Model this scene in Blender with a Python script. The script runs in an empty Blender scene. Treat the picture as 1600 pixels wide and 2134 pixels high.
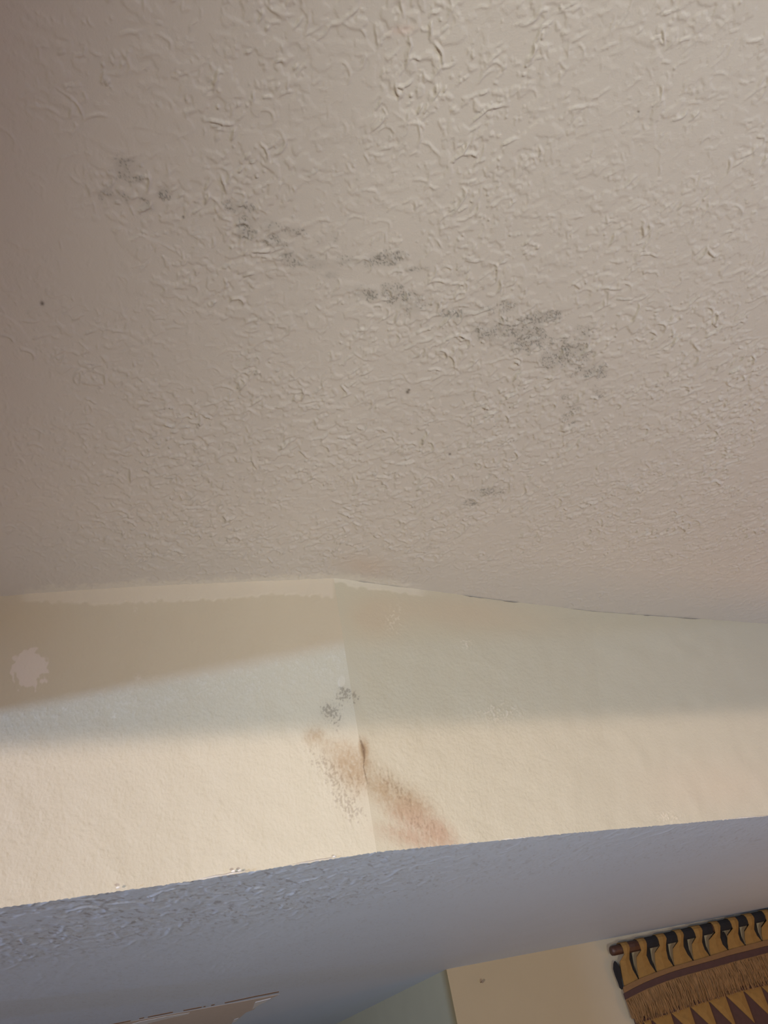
import bpy, bmesh, math, random
import numpy as np
from mathutils import Vector, Matrix

random.seed(7)
RNG = np.random.default_rng(11)
scene = bpy.context.scene
C = scene.collection

# ------------------------------------------------------------------ camera
CAM = np.array([0.0, 0.0, 1.82])
F_PX, PITCH, ROLL = 1580.0, math.radians(36), math.radians(13)
FW = np.array([0, math.cos(PITCH), math.sin(PITCH)])
_rt = np.array([1.0, 0, 0]); _up = np.cross(_rt, FW)
RT = _rt*math.cos(ROLL) - _up*math.sin(ROLL)
UP = _rt*math.sin(ROLL) + _up*math.cos(ROLL)
cd = bpy.data.cameras.new('camera'); cam = bpy.data.objects.new('camera', cd); C.objects.link(cam)
cd.sensor_fit = 'VERTICAL'; cd.sensor_height = 36.0; cd.lens = 36.0*F_PX/2134.0
cd.clip_start = 0.01
cam.matrix_world = Matrix(((RT[0], UP[0], -FW[0], CAM[0]), (RT[1], UP[1], -FW[1], CAM[1]),
                           (RT[2], UP[2], -FW[2], CAM[2]), (0, 0, 0, 1)))
scene.camera = cam

# ------------------------------------------------------------------ exposure and world
scene.view_settings.view_transform = 'Standard'
scene.view_settings.look = 'None'
scene.view_settings.exposure = 0.0
scene.view_settings.gamma = 1.0
scene.view_settings.use_curve_mapping = False
world = bpy.data.worlds.new('world'); scene.world = world; world.use_nodes = True
bg = world.node_tree.nodes['Background']
bg.inputs['Color'].default_value = (1.0, 0.602, 0.329, 1); bg.inputs['Strength'].default_value = 0.041

# ------------------------------------------------------------------ lights
def area(name, loc, target, sx, sy, power, col):
    l = bpy.data.lights.new(name, 'AREA'); l.shape = 'RECTANGLE'; l.size = sx; l.size_y = sy
    l.energy = power; l.color = col
    o = bpy.data.objects.new(name, l); C.objects.link(o); o.location = loc
    o.rotation_euler = (Vector(target)-Vector(loc)).to_track_quat('-Z', 'Y').to_euler()
    return o
# bright sunlit ground outside the rear window: shines up under the window head on to the bulkhead
area('light_rear_window', (-1.66, -4.96, 0.64), (0.0, 1.1, 2.1), 0.10, 0.022, 185.315, (1.0, 0.764, 0.614))
# cool glint outside the left window
area('light_left_window', (-4.0, -2.2, 1.855), (-0.4, 1.0, 2.2), 0.08, 0.04, 132.976, (0.412, 0.6, 1.0))
# daylight that comes back up from the floor of the room
area('light_floor_bounce', (0.95, -1.30, 0.60), (-0.3, 0.7, 2.5), 0.17, 0.17, 74.084, (0.969, 1.0, 0.872))
# cool daylight from the right-hand window
area('light_right_window', (2.2, -0.2, 1.0), (0.9, 1.3, 2.5), 0.6, 0.6, 9.5, (0.21, 0.344, 1.0))
# warm lamp in the room beyond the opening
pl = bpy.data.lights.new('light_far_lamp', 'POINT'); pl.energy = 12.979; pl.color = (1.0, 0.467, 0.1); pl.shadow_soft_size = 0.15
plo = bpy.data.objects.new('light_far_lamp', pl); C.objects.link(plo); plo.location = (1.7, 2.4, 1.1)

# ------------------------------------------------------------------ geometry helpers
Z_CEIL, Z_SOF = 2.5, 2.065
def ray(x, y): return FW + RT*(x-800.0)/F_PX + UP*(1067.0-y)/F_PX
def on_z(x, y, z):
    d = ray(x, y); return CAM + d*((z-CAM[2])/d[2])
def to_px(P):
    Q = P-CAM; d = Q@FW; d = np.where(np.abs(d) < 1e-6, 1e-6, d)
    return 800+F_PX*(Q@RT)/d, 1067-F_PX*(Q@UP)/d

def sstep(a, b, x):
    t = np.clip((x-a)/(b-a), 0, 1); return t*t*(3-2*t)

def fnoise(shape, scale, seed):
    """smooth noise in 0..1 with feature size 'scale' cells (FFT filtered, periodic)"""
    r = np.random.default_rng(seed); n = r.standard_normal(shape).astype(np.float32)
    fy = np.fft.fftfreq(shape[0])[:, None]; fx = np.fft.rfftfreq(shape[1])[None, :]
    g = np.exp(-((fx**2+fy**2)*(scale*math.pi)**2)*0.5)
    n = np.fft.irfft2(np.fft.rfft2(n)*g, s=shape); n = (n-n.mean())/n.std()
    return n.astype(np.float32)

def blur(a, s):
    fy = np.fft.fftfreq(a.shape[0])[:, None]; fx = np.fft.rfftfreq(a.shape[1])[None, :]
    return np.fft.irfft2(np.fft.rfft2(a)*np.exp(-2*(math.pi*s)**2*(fx**2+fy**2)), s=a.shape).astype(np.float32)

# knockdown plaster relief: a periodic tile of worms, blobs and flat islands, in metres
CELL = 0.0007
NX = NY = 2048
def relief_tile():
    H = np.zeros((NY, NX), np.float32)
    r = np.random.default_rng(5)
    def stamp(px, py, rad, h):
        R = int(math.ceil(rad.max()))+1
        for dy in range(-R, R+1):
            for dx in range(-R, R+1):
                ix = np.floor(px).astype(int)+dx; iy = np.floor(py).astype(int)+dy
                d = np.hypot(ix+.5-px, iy+.5-py)/rad
                m = d < 1
                if not m.any(): continue
                v = h[m]*np.minimum(1, 1.6*(1-d[m]**3))
                np.maximum.at(H, (iy[m] % NY, ix[m] % NX), v.astype(np.float32))
    # worms
    n = 9000
    x = r.random(n)*NX; y = r.random(n)*NY
    a = np.where(r.random(n) < .82, r.normal(-0.5, .36, n), r.random(n)*math.pi*2)
    L = r.gamma(1.8, 8.5, n)+4; rad = r.uniform(.8, 1.65, n)*(1+.3*(L > 25)); h = r.uniform(.35, 1.0, n)
    curl = r.normal(0, .035, n)
    xs, ys, rs, hs = [], [], [], []
    for k in range(70):
        m = k < L
        t = k/np.maximum(L, 1)
        taper = np.clip(1.25-np.abs(2*t-1)**2, .35, 1)
        xs.append(x[m].copy()); ys.append(y[m].copy()); rs.append((rad*taper)[m]); hs.append((h*np.clip(taper, .5, 1))[m])
        a = a+curl+r.normal(0, .13, n); x = x+np.cos(a); y = y+np.sin(a)
    stamp(np.concatenate(xs), np.concatenate(ys), np.maximum(np.concatenate(rs), .8), np.concatenate(hs))
    # blobs
    n = 7000
    stamp(r.random(n)*NX, r.random(n)*NY, r.uniform(.8, 2.2, n), r.uniform(.3, .9, n))
    # flat trowelled islands
    f = fnoise((NY, NX), 13, 21)+.45*fnoise((NY, NX), 5, 22)
    isl = sstep(.75, .85, f)*.30
    f2 = fnoise((NY, NX), 8, 23)+.4*fnoise((NY, NX), 3, 24)
    isl2 = sstep(1.2, 1.3, f2)*.35
    H = np.maximum(H, np.maximum(isl, isl2))
    H = blur(H, .55)
    return H, blur(np.random.default_rng(3).standard_normal((NY, NX)).astype(np.float32), 1.3)*.12
TILE, GRIT = relief_tile()
def sample(T, x, y):
    u = x/CELL; v = y/CELL; i = np.floor(u).astype(int); j = np.floor(v).astype(int); fu = u-i; fv = v-j
    g = lambda a, b: T[b % T.shape[0], a % T.shape[1]]
    return (g(i, j)*(1-fu)+g(i+1, j)*fu)*(1-fv)+(g(i, j+1)*(1-fu)+g(i+1, j+1)*fu)*fv

def grid_mesh(name, P, extra_v=None, extra_f=None, col=None, smooth=True):
    """P: (rows, cols, 3) vertices -> quad grid mesh, with optional colour per vertex"""
    R_, C_ = P.shape[:2]; V = P.reshape(-1, 3)
    idx = np.arange(R_*C_).reshape(R_, C_)
    q = np.stack([idx[:-1, :-1], idx[:-1, 1:], idx[1:, 1:], idx[1:, :-1]], -1).reshape(-1, 4)
    if extra_v is not None:
        q = np.concatenate([q, np.array(extra_f)]); V = np.concatenate([V, extra_v])
    me = bpy.data.meshes.new(name)
    me.vertices.add(len(V)); me.vertices.foreach_set('co', V.astype(np.float32).ravel())
    me.loops.add(q.size); me.loops.foreach_set('vertex_index', q.astype(np.int32).ravel())
    me.polygons.add(len(q)); me.polygons.foreach_set('loop_start', np.arange(0, q.size, 4, dtype=np.int32))
    me.polygons.foreach_set('use_smooth', np.full(len(q), smooth))
    me.update(calc_edges=True)
    if col is not None:
        c = col.reshape(-1, 3)
        if extra_v is not None: c = np.concatenate([c, np.tile(c[0], (len(extra_v), 1))*0+np.array(c.mean(0))])
        at = me.color_attributes.new('paint', 'FLOAT_COLOR', 'POINT')
        at.data.foreach_set('color', np.concatenate([c, np.ones((len(c), 1))], 1).astype(np.float32).ravel())
    return me

def link(name, me, m, parent=None, kind=None):
    o = bpy.data.objects.new(name, me); C.objects.link(o)
    if m: me.materials.clear(); me.materials.append(m)
    if parent: o.parent = parent
    if kind: o['kind'] = kind
    return o
def polys(name, V, F, m, parent=None, kind=None, smooth=False):
    me = bpy.data.meshes.new(name); me.from_pydata([tuple(v) for v in V], [], F); me.update()
    if smooth: me.polygons.foreach_set('use_smooth', [True]*len(me.polygons))
    return link(name, me, m, parent, kind)

# ------------------------------------------------------------------ materials
def nodes(name):
    m = bpy.data.materials.new(name); m.use_nodes = True; nt = m.node_tree
    return m, nt, nt.nodes['Principled BSDF']
def N(nt, t, **k):
    n = nt.nodes.new(t)
    for a, v in k.items():
        if a in n.inputs: n.inputs[a].default_value = v
        else: setattr(n, a, v)
    return n
def paint(name, col=None, rough=.75, grain=300., bump=.1, dist=.0006, mott=.04, spec=.3):
    """wall paint; colour from the vertex attribute when col is None"""
    m, nt, p = nodes(name); L = nt.links.new
    tc = N(nt, 'ShaderNodeTexCoord')
    nz = N(nt, 'ShaderNodeTexNoise', Scale=grain, Detail=3.0, Roughness=.55); L(tc.outputs['Object'], nz.inputs['Vector'])
    lo = N(nt, 'ShaderNodeTexNoise', Scale=9.0, Detail=4.0); L(tc.outputs['Object'], lo.inputs['Vector'])
    mr = N(nt, 'ShaderNodeMapRange'); mr.inputs['To Min'].default_value = 1-mott; mr.inputs['To Max'].default_value = 1+mott
    L(lo.outputs['Fac'], mr.inputs['Value'])
    mx = N(nt, 'ShaderNodeVectorMath', operation='SCALE')
    if col is None:
        ca = N(nt, 'ShaderNodeVertexColor'); ca.layer_name = 'paint'; L(ca.outputs['Color'], mx.inputs[0])
    else: mx.inputs[0].default_value = col
    L(mr.outputs['Result'], mx.inputs['Scale']); L(mx.outputs[0], p.inputs['Base Color'])
    b = N(nt, 'ShaderNodeBump', Strength=bump, Distance=dist); L(nz.outputs['Fac'], b.inputs['Height']); L(b.outputs['Normal'], p.inputs['Normal'])
    p.inputs['Roughness'].default_value = rough; p.inputs['Specular IOR Level'].default_value = spec
    return m
def plain(name, col, rough=.8, grain=0, var=.25, bump=.3):
    m, nt, p = nodes(name); L = nt.links.new
    tc = N(nt, 'ShaderNodeTexCoord'); nz = N(nt, 'ShaderNodeTexNoise', Scale=grain or 60., Detail=3.0)
    L(tc.outputs['Object'], nz.inputs['Vector'])
    r = N(nt, 'ShaderNodeMapRange'); r.inputs['To Min'].default_value = 1-var; r.inputs['To Max'].default_value = 1+var
    L(nz.outputs['Fac'], r.inputs['Value'])
    mx = N(nt, 'ShaderNodeVectorMath', operation='SCALE'); mx.inputs[0].default_value = col
    L(r.outputs['Result'], mx.inputs['Scale']); L(mx.outputs[0], p.inputs['Base Color'])
    b = N(nt, 'ShaderNodeBump', Strength=bump, Distance=.001); L(nz.outputs['Fac'], b.inputs['Height']); L(b.outputs['Normal'], p.inputs['Normal'])
    p.inputs['Roughness'].default_value = rough
    return m

CEIL_COL = np.array([.66, .605, .555]); WALL_COL = np.array([0.638, 0.587, 0.466]); PRIMER = np.array([.80, .74, .64])
M_ceil = paint('ceiling_paint', None, .58, 520., .45, .0006, .02)
M_wall = paint('wall_paint', None, .70, 420., .40, .0008, .02)
M_sof = paint('soffit_paint', None, .55, 500., .25, .0006, .03)
M_room = paint('room_paint', (.55, .48, .40))
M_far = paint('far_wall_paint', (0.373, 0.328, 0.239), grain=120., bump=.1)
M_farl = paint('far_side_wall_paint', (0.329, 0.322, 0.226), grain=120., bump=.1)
M_dark = plain('dark_blocker', (.10, .07, .05), .6, 20.)
M_floor = plain('floor_oak', (.42, .30, .20), .5, 14.)
M_white = plain('white_primer', (.85, .83, .80), .6)
M_trim = plain('white_trim', (.78, .76, .72), .4, var=.03, bump=.05)

# ------------------------------------------------------------------ shaped marks (photo coordinates of each surface point)
def blob(X, Y, cx, cy, rx, ry, ang=0., soft=1.):
    c, s = math.cos(math.radians(ang)), math.sin(math.radians(ang))
    u = ((X-cx)*c+(Y-cy)*s)/rx; v = (-(X-cx)*s+(Y-cy)*c)/ry
    return np.exp(-(u*u+v*v)*soft)
def mixc(c, k, col): return c*(1-k[..., None])+np.array(col)*k[..., None]

# ------------------------------------------------------------------ ceiling
def build_ceiling():
    rows, cols = 930, 1060
    t = np.linspace(0, 1, rows)
    y = 0.12*(1.95/0.12)**t                       # finer near the camera
    y = 0.12+(1.95-0.12)*(0.55*t+0.45*t*t)
    s = np.linspace(0, 1, cols)
    xl = -0.24-0.42*y; xr = 0.50+0.32*y
    X = xl[:, None]+(xr-xl)[:, None]*s[None]; Y = np.repeat(y[:, None], cols, 1)
    P = np.stack([X, Y, np.full_like(X, Z_CEIL)], -1)
    px, py = to_px(P)
    h = sample(TILE, X, Y*1.0); g = sample(GRIT, X, Y)
    dens = .55+.45*sstep(100, 500, py)
    lowm = sample(blur(fnoise((NY, NX), 60, 31), 2), X, Y)
    amp = (0.9+.15*lowm)*(1-.6*sstep(1120, 1240, py))*(.35+.65*sstep(-100, 420, px))
    # thin out some of the relief near the top of the view, where it lies in separate strokes
    thin = sstep(-.9, .6, lowm+1.3*(dens-.55)/.45-.2)
    amp = np.clip(amp, 0, 1.2)*(.62+.38*thin)*(1+.45*sstep(450, 950, py))
    flat = blob(px, py, 705, 570, 60, 14, 12, 1)+blob(px, py, 790, 585, 55, 13, 10)+blob(px, py, 250, 350, 16, 14)+blob(px, py, 430, 470, 26, 16)
    amp *= 1-np.clip(flat*1.3, 0, 1)
    edge = np.minimum.reduce([s[None]*np.ones_like(X), 1-s[None]*np.ones_like(X), np.repeat(t[:, None], cols, 1), 1-np.repeat(t[:, None], cols, 1)])
    amp *= sstep(0, .02, edge)
    hh = (h+g*.5*(.5+.5*dens))*amp
    P[..., 2] -= hh*0.0028
    # dirt sitting in the hollows of the plaster
    D = np.zeros_like(X)
    for (cx, cy, rx, ry, a, k) in [(262, 352, 30, 26, 0, .9), (290, 372, 16, 14, 0, .7), (238, 402, 34, 16, 20, .8), (212, 412, 8, 16, 0, .6), (340, 402, 18, 14, 0, .9),
            (310, 432, 16, 12, 0, .8), (300, 410, 20, 16, 0, .4), (495, 432, 30, 14, 10, 1), (515, 462, 26, 18, 0, .8), (512, 485, 22, 14, 0, .9), (560, 468, 26, 12, 20, .7),
            (575, 500, 40, 20, 25, .6), (610, 480, 30, 14, 0, .6), (610, 538, 40, 16, 20, .8), (650, 545, 40, 18, 10, .7), (680, 500, 30, 16, 0, .4), (690, 573, 20, 8, 0, .8),
            (725, 545, 40, 12, 0, .6), (800, 540, 45, 16, -10, .9), (770, 612, 30, 12, 0, 1), (815, 603, 26, 12, 0, .9), (745, 600, 24, 10, 0, .6), (850, 630, 40, 22, 10, .8), (860, 560, 30, 12, 0, .5),
            (950, 655, 40, 14, 0, .6), (1010, 648, 30, 14, 0, .5), (1040, 690, 60, 26, 0, .8), (1090, 700, 50, 32, 0, .9), (1140, 660, 30, 14, -10, 1), (1110, 670, 30, 20, 0, .8),
            (1060, 640, 30, 16, 0, .5), (1180, 735, 48, 26, -20, 1), (1215, 700, 18, 22, 0, .7), (1230, 770, 40, 20, 0, .8), (1185, 760, 30, 16, 0, .6), (1190, 850, 26, 50, 0, .45), (1240, 820, 36, 36, 0, .35),
            (1020, 1024, 46, 14, -12, .6), (975, 1048, 30, 12, -20, .5), (890, 1140, 28, 12, 0, .35)]:
        D = np.maximum(D, k*blob(px, py, cx, cy, rx, ry, a, .8))
    hf = sample(fnoise((NY, NX), 3.4, 41), X, Y); mf = sample(fnoise((NY, NX), 11, 42), X, Y)*.8+.4*sample(fnoise((NY, NX), 5, 44), X, Y); lf = sample(fnoise((NY, NX), 5.5, 43), X, Y)
    veins = np.maximum(np.exp(-(hf/.20)**2), np.exp(-(lf/.15)**2))
    hol = 1-sstep(.2, .6, h)
    k = sstep(.28, .75, D*(1+.75*mf))*np.clip(veins*.95+.12, 0, 1)*(.4+.6*hol)*.66 + .15*sstep(.12, .8, D)
    col = np.tile(CEIL_COL, X.shape+(1,))
    col = mixc(col, np.clip(k, 0, 1), (.20, .19, .17))
    for cx, cy, r in [(849, 817, 3.2), (852, 812, 2.2), (937, 946, 2.4), (88, 632, 4), (1330, 232, 2.2), (382, 452, 2.2)]:
        col = mixc(col, np.clip(1.3*blob(px, py, cx, cy, r, r), 0, 1)*.8, (.13, .10, .08))
    # faint old water tint by the corner, pale pink scuff near the top, primer feathered on to the ceiling edge
    col = mixc(col, .55*blob(px, py, 760, 1180, 55, 22, 8), (.66, .53, .43))
    col = mixc(col, .5*np.clip(blob(px, py, 838, 62, 22, 9, -10)*1.4, 0, 1), (.78, .62, .55))
    jy = np.interp(px, [0, 300, 695, 760, 1040, 1600], [1242, 1222, 1205, 1213, 1250, 1300])
    k = sstep(16, 6, jy-py+3*mf)*sstep(900, 820, px)*sstep(20, 90, px)
    col = mixc(col, .5*k, PRIMER)
    # surrounding plain ceiling
    x0, x1, y0, y1 = -6., 6., -6., 7.
    ex = np.array([[x0, y0, Z_CEIL], [x1, y0, Z_CEIL], [x1, y1, Z_CEIL], [x0, y1, Z_CEIL]])
    n = rows*cols; a, b_, c_, d_ = 0, cols-1, n-1, n-cols
    P[0, :, 2] = P[-1, :, 2] = P[:, 0, 2] = P[:, -1, 2] = Z_CEIL
    ef = [[n, n+1, b_, a], [n+1, n+2, c_, b_], [n+2, n+3, d_, c_], [n+3, n, a, d_]]
    me = grid_mesh('ceiling', P, ex, ef, col)
    return link('ceiling', me, M_ceil, kind='structure')
build_ceiling()

# ------------------------------------------------------------------ bulkhead faces
def wall_face(name, top_px, bot_px, length_ext_l, length_ext_r, cols, rows, right):
    T = np.array([on_z(x, y, Z_CEIL) for x, y in top_px]); B = np.array([on_z(x, y, Z_SOF) for x, y in bot_px])
    # extend beyond the frame
    if length_ext_l: T = np.vstack([T[0]+(T[0]-T[1])/np.linalg.norm(T[0]-T[1])*length_ext_l, T]); B = np.vstack([B[0]+(B[0]-B[1])/np.linalg.norm(B[0]-B[1])*length_ext_l, B])
    if length_ext_r: T = np.vstack([T, T[-1]+(T[-1]-T[-2])/np.linalg.norm(T[-1]-T[-2])*length_ext_r]); B = np.vstack([B, B[-1]+(B[-1]-B[-2])/np.linalg.norm(B[-1]-B[-2])*length_ext_r])
    def resample(Q):
        d = np.r_[0, np.cumsum(np.linalg.norm(np.diff(Q, axis=0), axis=1))]
        lo = max(length_ext_l-.06, 0); hi = d[-1]-max(length_ext_r-.06, 0)
        u = np.concatenate([np.linspace(0, lo, 120)[:-1] if lo else [], np.linspace(lo, hi, cols), np.linspace(hi, d[-1], 120)[1:] if hi < d[-1] else []])
        return np.stack([np.interp(u, d, Q[:, i]) for i in range(3)], -1)
    Tt, Bb = resample(T), resample(B)
    v = np.linspace(0, 1, rows)[:, None, None]
    P = Bb[None]*(1-v)+Tt[None]*v
    L = np.cumsum(np.r_[0, np.linalg.norm(np.diff(Bb, axis=0), axis=1)])
    S = np.repeat(L[None], rows, 0)+(3.1 if right else 0); Zz = P[..., 2]
    px, py = to_px(P)
    n_hi = sample(fnoise((NY, NX), 2.2, 51), S, Zz); n_md = sample(fnoise((NY, NX), 7, 52), S, Zz); n_lo = sample(fnoise((NY, NX), 30, 53), S, Zz)
    n_v = sample(fnoise((NY, NX), 3.0, 54), S*1.0, Zz*.45)
    nrm = np.cross(Bb[-1]-Bb[0], [0, 0, 1.]); nrm /= np.linalg.norm(nrm)
    if nrm[1] > 0: nrm = -nrm
    disp = (.00011*n_hi+.00009*n_md)*(.45+.55*sstep(1180 if right else 900, 1500, py))*(sstep(1500, 900, px)*.6+.4 if right else 1)+.0003*n_lo
    col = np.tile(WALL_COL, px.shape+(1,))
    jt = np.interp(px, [0, 300, 695, 760, 1040, 1600], [1242, 1222, 1205, 1213, 1250, 1300])
    if not right:
        # joint compound strip under the ceiling
        low = np.interp(px, [-200, 40, 110, 190, 230, 300, 470, 520, 545, 600, 690], [1240, 1250, 1254, 1260, 1256, 1254, 1250, 1246, 1240, 1240, 1244])+2.2*n_md
        k = sstep(3, -2, py-low)*sstep(30, 60, px)*sstep(700, 690, px+0*py)
        col = mixc(col, .75*k, PRIMER); disp += .0009*k
        # round primer spot with ragged lower edge
        d = np.hypot((px-62)/36, (py-1390)/np.where(py > 1390, 46, 42))+.10*n_md+.10*n_v*(py > 1400)
        k = sstep(1.02, .92, d); col = mixc(col, .8*k, (.86, .78, .76)); disp += .0005*k
        # scuffed roller flecks along the upper light edge
        e = np.interp(px, [0, 300, 500, 720], [1485, 1430, 1395, 1345])
        k = sstep(.3, 1.6, n_hi+.5*n_md)*np.exp(-((py-e-25)/45)**2)
        col = mixc(col, .16*k, (.84, .82, .80))
        for cx, cy, rx, ry in [(287, 1412, 7, 6), (282, 1270, 4, 9), (135, 1475, 5, 5), (490, 1397, 5, 4), (237, 1493, 5, 4)]:
            col = mixc(col, .45*np.clip(1.3*blob(px, py, cx, cy, rx, ry), 0, 1)*sstep(-.8, .4, n_hi), (.84, .80, .74))
        col = mixc(col, .35*blob(px, py, 20, 1290, 110, 60, 0), (.58, .47, .27))  # shade near the left room corner, painted into the wall colour
        k = sstep(20, -20, py-e); col = mixc(col, .35*k, (.68, .53, .42))  # browner dim side above the light edge, put into the colour
    else:
        k = sstep(16, 6, (py-jt)+3*n_md)*sstep(905, 840, px)
        low = np.interp(px, [690, 760, 830, 890], [1214, 1224, 1234, 1242])
        k = sstep(3, -2, py-low-2*n_md)*sstep(905, 860, px)
        col = mixc(col, .7*k, PRIMER); disp += .0006*k
        k = blob(px, py, 960, 1275, 170, 40, 6)+blob(px, py, 780, 1290, 60, 45)
        col = mixc(col, .45*np.clip(k, 0, 1), (.66, .50, .36))
        for cx, cy, rx, ry in [(822, 1290, 16, 26), (1040, 1482, 38, 18), (1395, 1702, 20, 10), (970, 1342, 10, 10)]:
            m = blob(px, py, cx, cy, rx, ry); q = sstep(.4, 1.2, n_hi+.5*n_v)*np.clip(1.5*m, 0, 1)
            disp += .0006*q; col = mixc(col, .5*q, (.84, .76, .64))
        col = mixc(col, .25*blob(px, py, 1500, 1640, 160, 60), (.78, .60, .46))
    # water stain running from the corner down to the right
    st = np.zeros_like(px)
    for cx, cy, rx, ry, a, kk in [(655, 1535, 26, 24, 0, .62), (700, 1565, 56, 30, 35, .52), (735, 1600, 70, 44, 50, .80), (745, 1600, 36, 62, -10, .6), (800, 1645, 60, 36, 42, .75), (855, 1690, 70, 40, 40, .95), (905, 1735, 55, 32, 38, .95), (870, 1745, 90, 28, 12, .7), (757, 1565, 12, 26, -5, 1.1), (757, 1590, 16, 20, 0, .9)]:
        st = np.maximum(st, kk*blob(px, py, cx, cy, rx, ry, a, .9))
    edge = np.clip(st*(1+.10*n_v+.10*n_hi), 0, 1)
    k = sstep(.05, .95, edge)*.9
    pink = sstep(1640, 1730, py)
    stc = np.array([.42, .29, .17])[None, None]*(1-pink[..., None])+np.array([.52, .34, .24])[None, None]*pink[..., None]
    col = col*(1-(k*.85)[..., None])+stc*(k*.85)[..., None]
    # darker specks along the left margin of the stain
    sp = np.zeros_like(px)
    for cx, cy, rx, ry, a, kk in [(690, 1610, 75, 26, 48, .8), (725, 1680, 60, 26, 50, .8), (655, 1560, 30, 26, 0, .5), (820, 1640, 90, 26, 40, .6), (880, 1720, 70, 30, 40, .55), (745, 1640, 60, 40, 45, .5)]:
        sp = np.maximum(sp, kk*blob(px, py, cx, cy, rx, ry, a, .9))
    k = sstep(.55, 1.2, sp*(1+.35*n_v+.65*n_hi)); col = mixc(col, .42*k, (.30, .23, .17)); disp += .0003*sp*n_v
    # grey grime at the corner
    gr = np.zeros_like(px)
    for cx, cy, rx, ry, a, kk in [(718, 1448, 18, 18, 0, 1.), (738, 1455, 12, 22, 0, .7), (688, 1483, 22, 24, 20, 1.), (702, 1506, 16, 18, 0, .8), (706, 1470, 12, 30, -60, .5)]:
        gr = np.maximum(gr, kk*blob(px, py, cx, cy, rx, ry, a, .9))
    k = sstep(.6, 1.3, gr*(1+.3*n_v+.75*n_hi)); col = mixc(col, .7*k+.18*np.clip(gr, 0, 1)*(1-k), (.27, .23, .18))
    k = sstep(.35, .5, blob(px, py, 712, 1420, 8, 14, 10)); col = mixc(col, .3*k, (.80, .76, .68)); disp += .0006*k
    # split in the paint on the corner
    cxl = np.interp(py, [1530, 1545, 1560, 1580, 1600, 1640], [748, 752, 757, 759, 757, 768])
    k = np.exp(-((px-cxl)/(1.1+2.6*np.exp(-((py-1562)/13)**2)))**2)*sstep(1528, 1545, py)*sstep(1650, 1610, py)
    k = k*sstep(-1.1, .3, n_hi+.6*n_md+.5); col = mixc(col, .75*k, (.14, .08, .045))
    dc = L if right else L[-1]-L
    disp *= sstep(0, .02, dc)[None]
    P = P+nrm[None, None]*disp[..., None]
    # ragged lower lip of old paint, open cracks along the ceiling joint
    lip = np.clip(.0003+.0004*sample(fnoise((NY, NX), 3, 61), L, L*0), 0, .0012)
    P[0, :, 2] -= lip
    if right:
        g = sstep(.1, .6, sample(fnoise((NY, NX), 45, 62), L+1.2, L*0))*.0022
        tx = px[-1]; g = .0016*(sstep(735, 750, tx)*sstep(860, 830, tx)+sstep(960, 980, tx)*sstep(1130, 1060, tx)+sstep(1185, 1200, tx)*sstep(1470, 1440, tx))*(.5+.5*sstep(-.5, .5, sample(fnoise((NY, NX), 18, 63), L, L*0)))
        P[-1, :, 2] -= g
    me = grid_mesh(name, P, col=col)
    return link(name, me, M_wall, kind='structure'), P
wl, PL = wall_face('wall_front', [(0, 1242), (300, 1222), (695, 1205)], [(0, 1892), (400, 1835), (785, 1775)], .7, 0, 520, 300, False)
wr, PR = wall_face('wall_front_right', [(695, 1205), (760, 1213), (1040, 1250), (1230, 1273), (1600, 1300)],
                   [(785, 1775), (1200, 1735), (1600, 1700)], 0, .9, 720, 300, True)

# curls of old white paint along the lower arris
def flake(x, y, r, seed, parent):
    p = on_z(x, y, Z_SOF); rr = random.Random(seed); V = []; n = 8
    d = -ray(x, y)*.0; out = np.array([.4, -.9, 0])
    for lay in (0, 1):
        for i in range(n):
            a = i/n*2*math.pi; q = r*rr.uniform(.6, 1.15) if lay == 0 else None
            if lay == 0: V.append((p[0]+math.cos(a)*q*1.6, p[1]+math.cos(a)*q*.6-.0012-abs(math.sin(a))*r*.4, p[2]+.0006+math.sin(a)*q*.7+r*.3))
            else: V.append((V[i][0], V[i][1]-.0012, V[i][2]+.0005))
    F = [list(range(n, 2*n)), list(range(n-1, -1, -1))]+[[i, (i+1) % n, (i+1) % n+n, i+n] for i in range(n)]
    return polys('paint_flake', V, F, M_white, parent)
for k, (x, y, r) in enumerate([(247, 1853, .0016), (487, 1819, .0018), (500, 1817, .0014), (697, 1788, .0014)]): flake(x, y, r, k, wl)
for k, (x, y, r) in enumerate([(1085, 1748, .0014)]): flake(x, y, r, 20+k, wr)

def ridge(x0, y0, x1, y1, w, parent, seed):
    rr = random.Random(seed); n = 14; V = []
    for i in range(n+1):
        t = i/n; p = on_z(x0+(x1-x0)*t, y0+(y1-y0)*t, Z_SOF); q = w*math.sin(math.pi*t)**.5*rr.uniform(.5, 1.2)+.00015
        V += [(p[0], p[1]-.0012, p[2]-q*.3), (p[0], p[1]-.0016-q*.5, p[2]+q*.3), (p[0], p[1]-.0010, p[2]+q*1.3)]
    F = [[3*i+j, 3*i+(j+1) % 3, 3*i+3+(j+1) % 3, 3*i+3+j] for i in range(n) for j in range(3)]+[[0, 2, 1], [3*n, 3*n+1, 3*n+2]]
    polys('paint_ridge', V, F, M_white, parent)
ridge(385, 1838.5, 520, 1815, .0011, wl, 1); ridge(600, 1804, 700, 1787.5, .0007, wl, 2)
ridge(930, 1762.5, 1110, 1744, .0010, wr, 3); ridge(1500, 1709, 1600, 1700, .0008, wr, 4)

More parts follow.
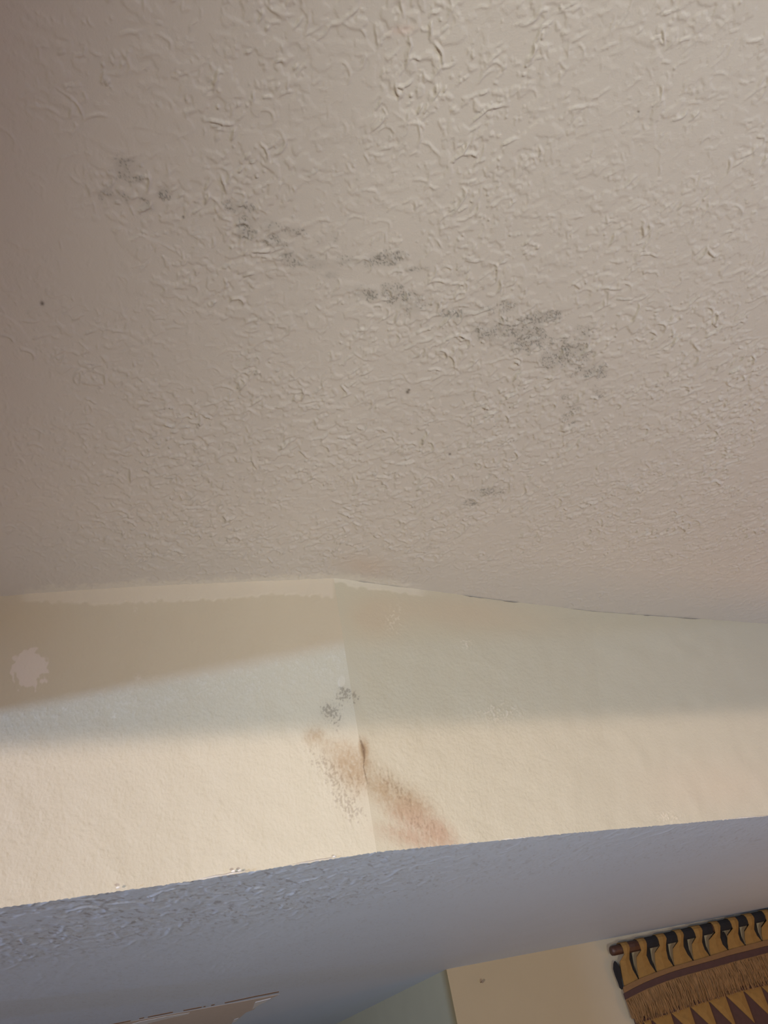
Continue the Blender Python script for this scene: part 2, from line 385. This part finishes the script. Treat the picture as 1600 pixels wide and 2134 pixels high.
# ------------------------------------------------------------------ underside of the lowered ceiling
def build_soffit():
    E0 = np.concatenate([PL[0], PR[0][1:]]); E0 = np.concatenate([E0[:120:2], E0[120:-120:2], E0[-120::2], E0[-1:]]); E0[:, 2] = Z_SOF
    cols = len(E0); rows = 230
    t = np.linspace(0, 1, rows); dep = 1.5*(.25*t+.75*t*t)
    n = np.array([-math.sin(math.radians(26)), math.cos(math.radians(26)), 0])
    f_ = np.linspace(0, 1, cols)[:, None]; End = (E0[0]+n*1.7)*(1-f_)+(E0[-1]+n*1.3)*f_
    P = E0[None]+(End-E0)[None]*(dep/1.5)[:, None, None]
    X, Y = P[..., 0], P[..., 1]; px, py = to_px(P)
    h = sample(TILE, X*.55+.31, Y*.30+.77); g = sample(GRIT, X, Y+.5)
    amp = (.35+.65*sstep(1150, 500, px))*(.25+.75*sstep(.42, .18, dep[:, None]+0*X))*sstep(0, .01, t)[:, None]*(1-.8*sstep(.9, 1, t)[:, None])
    amp[-1] = 0; amp[:, 0] = 0; amp[:, -1] = 0; amp[0] = 0
    P[..., 2] -= (h+.5*g)*amp*.0020
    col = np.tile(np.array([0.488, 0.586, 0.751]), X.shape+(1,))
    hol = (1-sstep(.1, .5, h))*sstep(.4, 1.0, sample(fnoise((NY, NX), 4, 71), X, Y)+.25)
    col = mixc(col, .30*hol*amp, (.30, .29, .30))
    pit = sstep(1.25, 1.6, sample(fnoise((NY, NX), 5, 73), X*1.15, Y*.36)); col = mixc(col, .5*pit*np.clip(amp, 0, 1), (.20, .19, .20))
    a = P[-1, 0]; b_ = P[-1, -1]
    u = np.array([math.cos(math.radians(26)), math.sin(math.radians(26)), 0])
    ex = np.array([P[-1, 0]+n*4.5, P[-1, -1]+n*4.5, P[0, 0]-u*2.5, P[-1, 0]-u*2.5, P[-1, 0]-u*2.5+n*4.5, P[0, -1]+u*2.5, P[-1, -1]+u*2.5, P[-1, -1]+u*2.5+n*4.5])
    N0 = rows*cols; bl, br, fl, fr = (rows-1)*cols, rows*cols-1, 0, cols-1
    ef = [[bl, br, N0+1, N0], [fl, bl, N0+3, N0+2], [N0+3, bl, N0, N0+4], [fr, N0+5, N0+6, br], [br, N0+6, N0+7, N0+1]]
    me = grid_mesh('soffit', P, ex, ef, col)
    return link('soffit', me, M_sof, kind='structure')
sof = build_soffit()
# drywall paper showing behind a torn seam, its cracked edge and loose flake
def slab(name, pts, z0, th, m, parent):
    n = len(pts); V = [(p[0], p[1], z0-th) for p in pts]+[(p[0], p[1], z0+.0005) for p in pts]
    F = [list(range(n)), list(range(2*n-1, n-1, -1))]+[[i, i+n, (i+1) % n+n, (i+1) % n] for i in range(n)]
    return polys(name, V, F, m, parent)
M_paper = plain('bare_drywall_paper', (.46, .41, .38), .8, 30., var=.08)
M_rust = plain('rust_brown_crack', (.16, .09, .05), .9, 200.)
M_pale = plain('pale_flake_and_glint', (.74, .80, .88), .3, 20., var=.05)  # shared by the loose flakes and the painted glint
px_poly = [(150, 2150), (232, 2136), (330, 2118), (470, 2093), (582, 2072), (560, 2083), (540, 2092), (528, 2104), (512, 2110), (498, 2122), (486, 2128), (478, 2140), (455, 2165)]
slab('drywall_patch', [on_z(x, y, Z_SOF) for x, y in px_poly], Z_SOF, .0004, M_paper, sof)
for a, b_ in [((150, 2149.5), (225, 2136)), ((228, 2135.5), (272, 2127)), ((290, 2122.5), (300, 2120.5)), ((308, 2119), (360, 2109)), ((382, 2105.5), (420, 2098.5)), ((424, 2097.6), (428, 2096.8)), ((440, 2094.6), (447, 2093.2)), ((468, 2089.5), (540, 2074.5)), ((540, 2074.5), (581, 2066.6))]:
    w = 1.1
    q = [on_z(a[0], a[1]+w, Z_SOF), on_z(a[0], a[1]-w*.6, Z_SOF), on_z(b_[0], b_[1]-w*.8, Z_SOF), on_z(b_[0], b_[1]+w*.8, Z_SOF)]
    slab('crack', q, Z_SOF, .0008, M_rust, sof)
slab('paint_flake', [on_z(x, y, Z_SOF) for x, y in [(526, 2103), (532, 2088), (548, 2084), (564, 2080), (552, 2088), (541, 2093)]], Z_SOF, .0009, M_pale, sof)
slab('paint_flake', [on_z(x, y, Z_SOF) for x, y in [(484, 2132), (488, 2124), (497, 2121), (492, 2128)]], Z_SOF, .0009, M_pale, sof)
slab('glint_streak', [on_z(x, y, Z_SOF) for x, y in [(255, 2140), (290, 2129), (345, 2118), (395, 2110), (392, 2113), (350, 2122), (310, 2132), (290, 2140)]], Z_SOF, .0007, M_pale, sof)  # glint on a glossy strip, laid on as a pale slab

# ------------------------------------------------------------------ room beyond the opening
K = on_z(930, 2020, Z_SOF); K2 = on_z(1600, 1893, Z_SOF); K3 = on_z(700, 2134, Z_SOF)
U = (K2-K)/np.linalg.norm(K2-K); NW = np.array([U[1], -U[0], 0])     # along the far wall; towards the camera
def vwall(name, a, b_, z0, z1, m, th=.1, side=None):
    """upright wall slab from a to b, thickness laid towards 'side'"""
    a = np.array([a[0], a[1], 0.]); b_ = np.array([b_[0], b_[1], 0.])
    s = np.array([side[0], side[1], 0.])*th
    V = [a+[0, 0, z0], b_+[0, 0, z0], b_+s+[0, 0, z0], a+s+[0, 0, z0], a+[0, 0, z1], b_+[0, 0, z1], b_+s+[0, 0, z1], a+s+[0, 0, z1]]
    F = [(0, 1, 5, 4), (1, 2, 6, 5), (2, 3, 7, 6), (3, 0, 4, 7), (0, 3, 2, 1), (4, 5, 6, 7)]
    me = bpy.data.meshes.new(name); me.from_pydata([tuple(v) for v in V], [], F)
    bm = bmesh.new(); bm.from_mesh(me); bmesh.ops.recalc_face_normals(bm, faces=bm.faces); bm.to_mesh(me); bm.free()
    return link(name, me, m, kind='structure')
D3 = (K3-K)/np.linalg.norm(K3-K)
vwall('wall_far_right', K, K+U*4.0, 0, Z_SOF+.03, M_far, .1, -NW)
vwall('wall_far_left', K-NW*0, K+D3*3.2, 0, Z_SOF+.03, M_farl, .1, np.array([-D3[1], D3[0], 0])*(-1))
A27 = np.array([math.cos(math.radians(27)), math.sin(math.radians(27)), 0]); N27 = np.array([-A27[1], A27[0], 0])
# floor
polys('floor', [(-6, -6, 0), (6, -6, 0), (6, 7, 0), (-6, 7, 0)], [(0, 1, 2, 3)], M_floor, kind='structure')

# ------------------------------------------------------------------ rest of the room, behind and beside the camera
def pt(a, n): return A27*a+N27*n
NB = -1.6                       # rear wall
AW = -1.98                      # centre of the rear window along the wall
HEAD = 1.344
def rear():
    vwall('wall_rear', pt(-6, NB), pt(AW-.9, NB), 0, Z_CEIL, M_room, .12, -N27)
    vwall('wall_rear_right', pt(AW+.9, NB), pt(6, NB), 0, Z_CEIL, M_room, .12, -N27)
    vwall('wall_rear_head', pt(AW-.9, NB), pt(AW+.9, NB), HEAD, Z_CEIL, M_room, .02, -N27)
    vwall('wall_rear_sill', pt(AW-.9, NB), pt(AW+.9, NB), 0, .30, M_room, .12, -N27)
rear()
# left wall with its window
def wx(name, y0, y1, z0, z1, x=-1.6, th=.02):
    vwall(name, (x, y0), (x, y1), z0, z1, M_room, th, (-1, 0))
wx('wall_left', -2.55, -1.1, 0, Z_CEIL); wx('wall_left_far', .75, 1.0, 0, Z_CEIL); wx('wall_left_head', -1.1, .75, 2.178, Z_CEIL); wx('wall_left_sill', -1.1, .75, 0, .9)
# unseen blocker added behind the camera to shade the left of the ceiling
vwall('added_blocker', (.28, -.9), (.650, -.9), 0, Z_CEIL, M_dark, .06, (0, 1))

# ------------------------------------------------------------------ woven wall hanging
def hp(u, v, w=0.): return K+U*u+np.array([0, 0, v])+NW*w           # along wall, up, out from wall
root = bpy.data.objects.new('wall_hanging', None); C.objects.link(root); root.location = hp(.96, -.04, .012)
root['label'] = 'tan and dark brown fringed textile wall hanging looped over a dark wooden rod'
root['category'] = 'wall hanging'
bpy.context.view_layer.update()
RL = np.array(root.location)
def part(name, V, F, m, smooth=False, parent=root, kind=None):
    V = [tuple(np.array(v)-RL) for v in V]
    o = polys(name, V, F, m, parent, kind, smooth); return o
M_tan = plain('tan_cloth', (.20, .112, .027), .9, 70., .22, .5)
M_tan2 = plain('tan_band_cloth', (.16, .088, .034), .9, 70., .15, .5)
M_fr = plain('tan_fringe', (.20, .115, .048), .95, 45., .45, .6)
M_brn = plain('plum_brown_cloth', (.052, .024, .020), .9, 60., .25, .4)
M_blk = plain('black_cloth', (.004, .004, .006), .9, 60., .4, .4)
M_rod = plain('dark_red_wood', (.045, .018, .010), .5, 40., .4, .3)
UE = 1.86                                                             # right end of the cloth
def vtop(u): return float(np.interp(u, [.60, .615, .676, .7585, .836, .9215, .997, 1.0815, 1.25, UE], [-.151, -.149, -.137, -.1275, -.1215, -.1175, -.1135, -.107, -.101, -.125]))
def vrod(u): return -.0415+(u-.6025)*.0262
WR, RR = .032, .0158
# rod
n = 14; V = []; us = [.600, .603, .612, .9, 1.3, UE+.05, UE+.062]; rs = [.6, .92, 1.0, 1.0, 1.0, 1.0, .7]
for u, r in zip(us, rs):
    for i in range(n):
        a = 2*math.pi*i/n; V.append(hp(u, vrod(u)+math.sin(a)*RR*r, WR+math.cos(a)*RR*r))
F = [[k*n+i, k*n+(i+1) % n, (k+1)*n+(i+1) % n, (k+1)*n+i] for k in range(len(us)-1) for i in range(n)]+[list(range(n-1, -1, -1)), [(len(us)-1)*n+i for i in range(n)]]
part('rod', V, F, M_rod, True)
base = [.615, .681, .7585, .836, .9215, .997, 1.0815]
while base[-1] < UE-.03: base.append(base[-1]+.080)
base[-1] = UE
necks = []
def ribbon(name, L_, R_, m, th=.003):
    """closed thin ribbon from lists of left and right edge points (u, v, w)"""
    k = len(L_); V = []
    for off in (0, -th):
        for a, b_ in zip(L_, R_):
            V.append(hp(a[0], a[1], a[2]+off)); 
            V.append(hp((a[0]+b_[0])/2, (a[1]+b_[1])/2, (a[2]+b_[2])/2+off+(.003 if off == 0 else .0)))
            V.append(hp(b_[0], b_[1], b_[2]+off))
    F = []
    for j in range(k-1):
        for c in (0, 1):
            i0 = j*3+c; F.append([i0, i0+3, i0+4, i0+1]); i1 = i0+k*3; F.append([i1, i1+1, i1+4, i1+3])
        F.append([j*3, j*3+k*3, j*3+3+k*3, j*3+3]); F.append([j*3+2, j*3+5, j*3+5+k*3, j*3+2+k*3])
    for j in (0, k-1): F += [[j*3, j*3+1, j*3+1+k*3, j*3+k*3], [j*3+1, j*3+2, j*3+2+k*3, j*3+1+k*3]]
    return part(name, V, F, m, False)
rl = random.Random(4)
for i in range(len(base)-1):
    b0, b1 = base[i]+.002, base[i+1]-.002; w_ = b1-b0
    nu = b0+w_*(.62 if i == 0 else .60)+rl.uniform(-.004, .004); hw = .0150+rl.uniform(-.002, .003)
    vr = vrod(nu); vb = vtop(b0); vb1 = vtop(b1)
    Lp, Rp = [], []
    for a in (200, 150, 110, 80, 50, 20, -5):                          # over the rod
        a_ = math.radians(a); rr = RR+.004
        for q, sgn in ((Lp, -1), (Rp, 1)): q.append((nu+sgn*hw*(1.15 if a > 60 else 1.0), vr+math.sin(a_)*rr, WR+math.cos(a_)*rr))
    tw = rl.uniform(-.002, .002)
    Lp.append((nu-hw*.80+tw, vr-.018, WR+.013)); Rp.append((nu+hw*.70+tw, vr-.018, WR+.013))
    Lp.append((b0+w_*.14, vr-.036, .030)); Rp.append((nu+hw*.75, vr-.036, .030))
    Lp.append((b0+w_*.05, (vr-.036)*.5+vb*.5, .024)); Rp.append((b0+w_*.80, (vr-.036)*.5+vb1*.5, .024))
    Lp.append((b0, vb-.002, .020)); Rp.append((b1, vb1-.002, .020))
    ribbon('loop', Lp, Rp, M_tan)
    # dark loop over the rod and its narrow tail
    d0, d1 = nu+hw*.9, (base[i+2]-base[i+1] if i+2 < len(base) else .08)*.6+b1-hw*.9
    if i == len(base)-2: d1 = min(d1, UE+.02)
    Lp, Rp = [], []
    for a in (200, 150, 110, 80, 50, 20, -10, -50, -80):
        a_ = math.radians(a); rr = RR+.0022
        Lp.append((d0, vr+math.sin(a_)*rr, WR+math.cos(a_)*rr)); Rp.append((d1, vr+math.sin(a_)*rr+.001, WR+math.cos(a_)*rr))
    o = ribbon('dark_loop', Lp, Rp, M_blk if i else M_rod)
    vv = vr-RR
    ribbon('dark_strip', [(b1-.024, vv+.004, .024), (b1-.017, (vv+vb1)/2, .018), (b1-.003, vb1, .016)], [(b1+.006, vv+.004, .024), (b1+.001, (vv+vb1)/2, .018), (b1+.003, vb1, .016)], M_blk)
    if i % 2 == 1 or rl.random() < .35:
        wd = .014 if i != 5 else .034
        ribbon('dark_strip', [(nu+hw*.6, vr-.020, .022), (b0+w_*.80, (vr-.02)*.45+vb1*.55, .018), (b1-.006, vb1, .014)], [(nu+hw*.6+wd, vr-.019, .022), (b0+w_*.80+wd, (vr-.02)*.45+vb1*.55, .018), (b1+.002, vb1, .014)], M_blk)
# dark tail at the left edge
V = []; n = 12
for w in (.026, .018):
    for i in range(n): a = 2*math.pi*i/n; V.append(hp(.606+(.0105+.003*math.sin(a*3))*math.cos(a)+.003*math.sin(a), -.114+.042*math.sin(a), w))
part('dark_tail', V, [list(range(n)), list(range(2*n-1, n-1, -1))]+[[i, i+n, (i+1) % n+n, (i+1) % n] for i in range(n)], M_blk)
# cloth bands that follow the sagging top line
def band(name, f0, f1, u0, u1, w, th, m, seg=28):
    V = []; us = [u0+(u1-u0)*k/seg for k in range(seg+1)]
    for u in us:
        for vv, ww in ((f0(u), w), (f1(u), w), (f1(u), w-th), (f0(u), w-th)): V.append(hp(u, vv, ww))
    F = [[4*k+i, 4*k+4+i, 4*k+4+(i+1) % 4, 4*k+(i+1) % 4] for k in range(seg) for i in range(4)]+[[0, 1, 2, 3], [4*seg+3, 4*seg+2, 4*seg+1, 4*seg]]
    return part(name, V, F, m)
tb = lambda u: vtop(u)-.0155+.002*math.sin(u*9)
bb = lambda u: tb(u)-.0185-.003*math.sin((u-.6)*3)
lb = lambda u: bb(u)-.0035
fb = lambda u: float(np.interp(u, [.60, .68, .761, .842, .923, .997, 1.07, UE], [-.2545, -.2525, -.2485, -.2425, -.2385, -.2345, -.2315, -.235]))
band('tan_band', vtop, tb, .607, UE+.004, .026, .006, M_tan2)
band('brown_band', lambda u: tb(u)-.0008, bb, .604, UE+.004, .0255, .006, M_brn)
band('piping', lambda u: bb(u)+.0002, lb, .604, UE+.004, .027, .006, M_tan2)
band('backing', lambda u: bb(u), lambda u: -.80, .620, UE-.004, .012, .005, M_brn, 20)
# fringe: hundreds of yarn ends, one part
V, F = [], []; rf = random.Random(9)
for k in range(1500):
    u = .603+(UE-.603)*rf.random(); L_ = (lb(u)-fb(u))*rf.uniform(.75, 1.10) ; top = lb(u)+.002-(rf.random() < .25)*rf.random()*.02; L_ = min(L_, top-fb(u)+.006)
    w = .020+rf.random()*.010; hwid = rf.uniform(.0010, .0022); lean = rf.gauss(0, .009); i0 = len(V)
    for t, ww in ((0, w), (.5, w+.006*rf.random()+.002), (1, w+rf.gauss(0, .004))):
        c = u+lean*t+rf.gauss(0, .0022)*t; v = top-L_*t
        if u < .64: c += .018*t*(1-(u-.603)/.037)*1.0
        V += [hp(c-hwid*(1-.4*t), v, ww), hp(c+hwid*(1-.4*t), v, ww), hp(c, v, ww-.002)]
    for s in (0, 3):
        F += [[i0+s, i0+s+1, i0+s+4, i0+s+3], [i0+s+1, i0+s+2, i0+s+5, i0+s+4], [i0+s+2, i0+s, i0+s+3, i0+s+5]]
    F.append([i0+6, i0+7, i0+8])
part('fringe', V, F, M_fr, kind='stuff')
band('fringe_heading', lambda u: lb(u)+.001, lambda u: fb(u)+.012, .608, UE, .021, .006, M_fr, 28)
band('dark_seam', lambda u: fb(u)+.006, lambda u: fb(u)-.002, .622, UE-.004, .0175, .004, M_brn, 28)
# rows of tan pointed pieces over the plum-brown cloth
def tri(u0, u1, vt0, vt1, drop, w=.017, th=.003):
    A = [(u0+.002, vt0), (u1-.001, vt1), (u1-.004, vt1-drop)]
    c = ((A[0][0]+A[1][0]+A[2][0])/3, (A[0][1]+A[1][1]+A[2][1])/3)
    V = [hp(a[0], a[1], w) for a in A]+[hp(a[0], a[1], w-th) for a in A]+[hp(c[0], c[1], w+.003)]
    return part('tan_point', V, [(0, 2, 6), (2, 1, 6), (1, 0, 6), (3, 4, 5), (0, 1, 4, 3), (1, 2, 5, 4), (2, 0, 3, 5)], M_tan)
gs = [.627, .643, .6781, .761, .842, .923, .9985, 1.0775]
while gs[-1] < UE-.08: gs.append(gs[-1]+.0795)
for r, (dz, dr) in enumerate([(0, .098), (-.112, .098), (-.224, .098), (-.336, .098), (-.448, .085)]):
    for a, b_ in zip(gs[:-1], gs[1:]): tri(a, b_, fb(a)-.001+dz, fb(b_)-.001+dz, dr*(b_-a)/.08 if b_-a < .05 else dr)

# ------------------------------------------------------------------ small nail left in the far wall
V = []; n = 8
NL = (.1085, -.055)
for w, r in ((.0, .0016), (.020, .0016), (.020, .0042), (.023, .0042)):
    for i in range(n): a = 2*math.pi*i/n; V.append(hp(NL[0]+math.cos(a)*r, NL[1]+math.sin(a)*r, w-.002))
F = [[k*n+i, k*n+(i+1) % n, (k+1)*n+(i+1) % n, (k+1)*n+i] for k in range(3) for i in range(n)]+[[3*n+i for i in range(n)]]
o = polys('nail', V, F, plain('dull_steel', (.22, .18, .14), .5)); o['label'] = 'small bare nail sticking out of the beige far wall beside its corner'; o['category'] = 'nail'
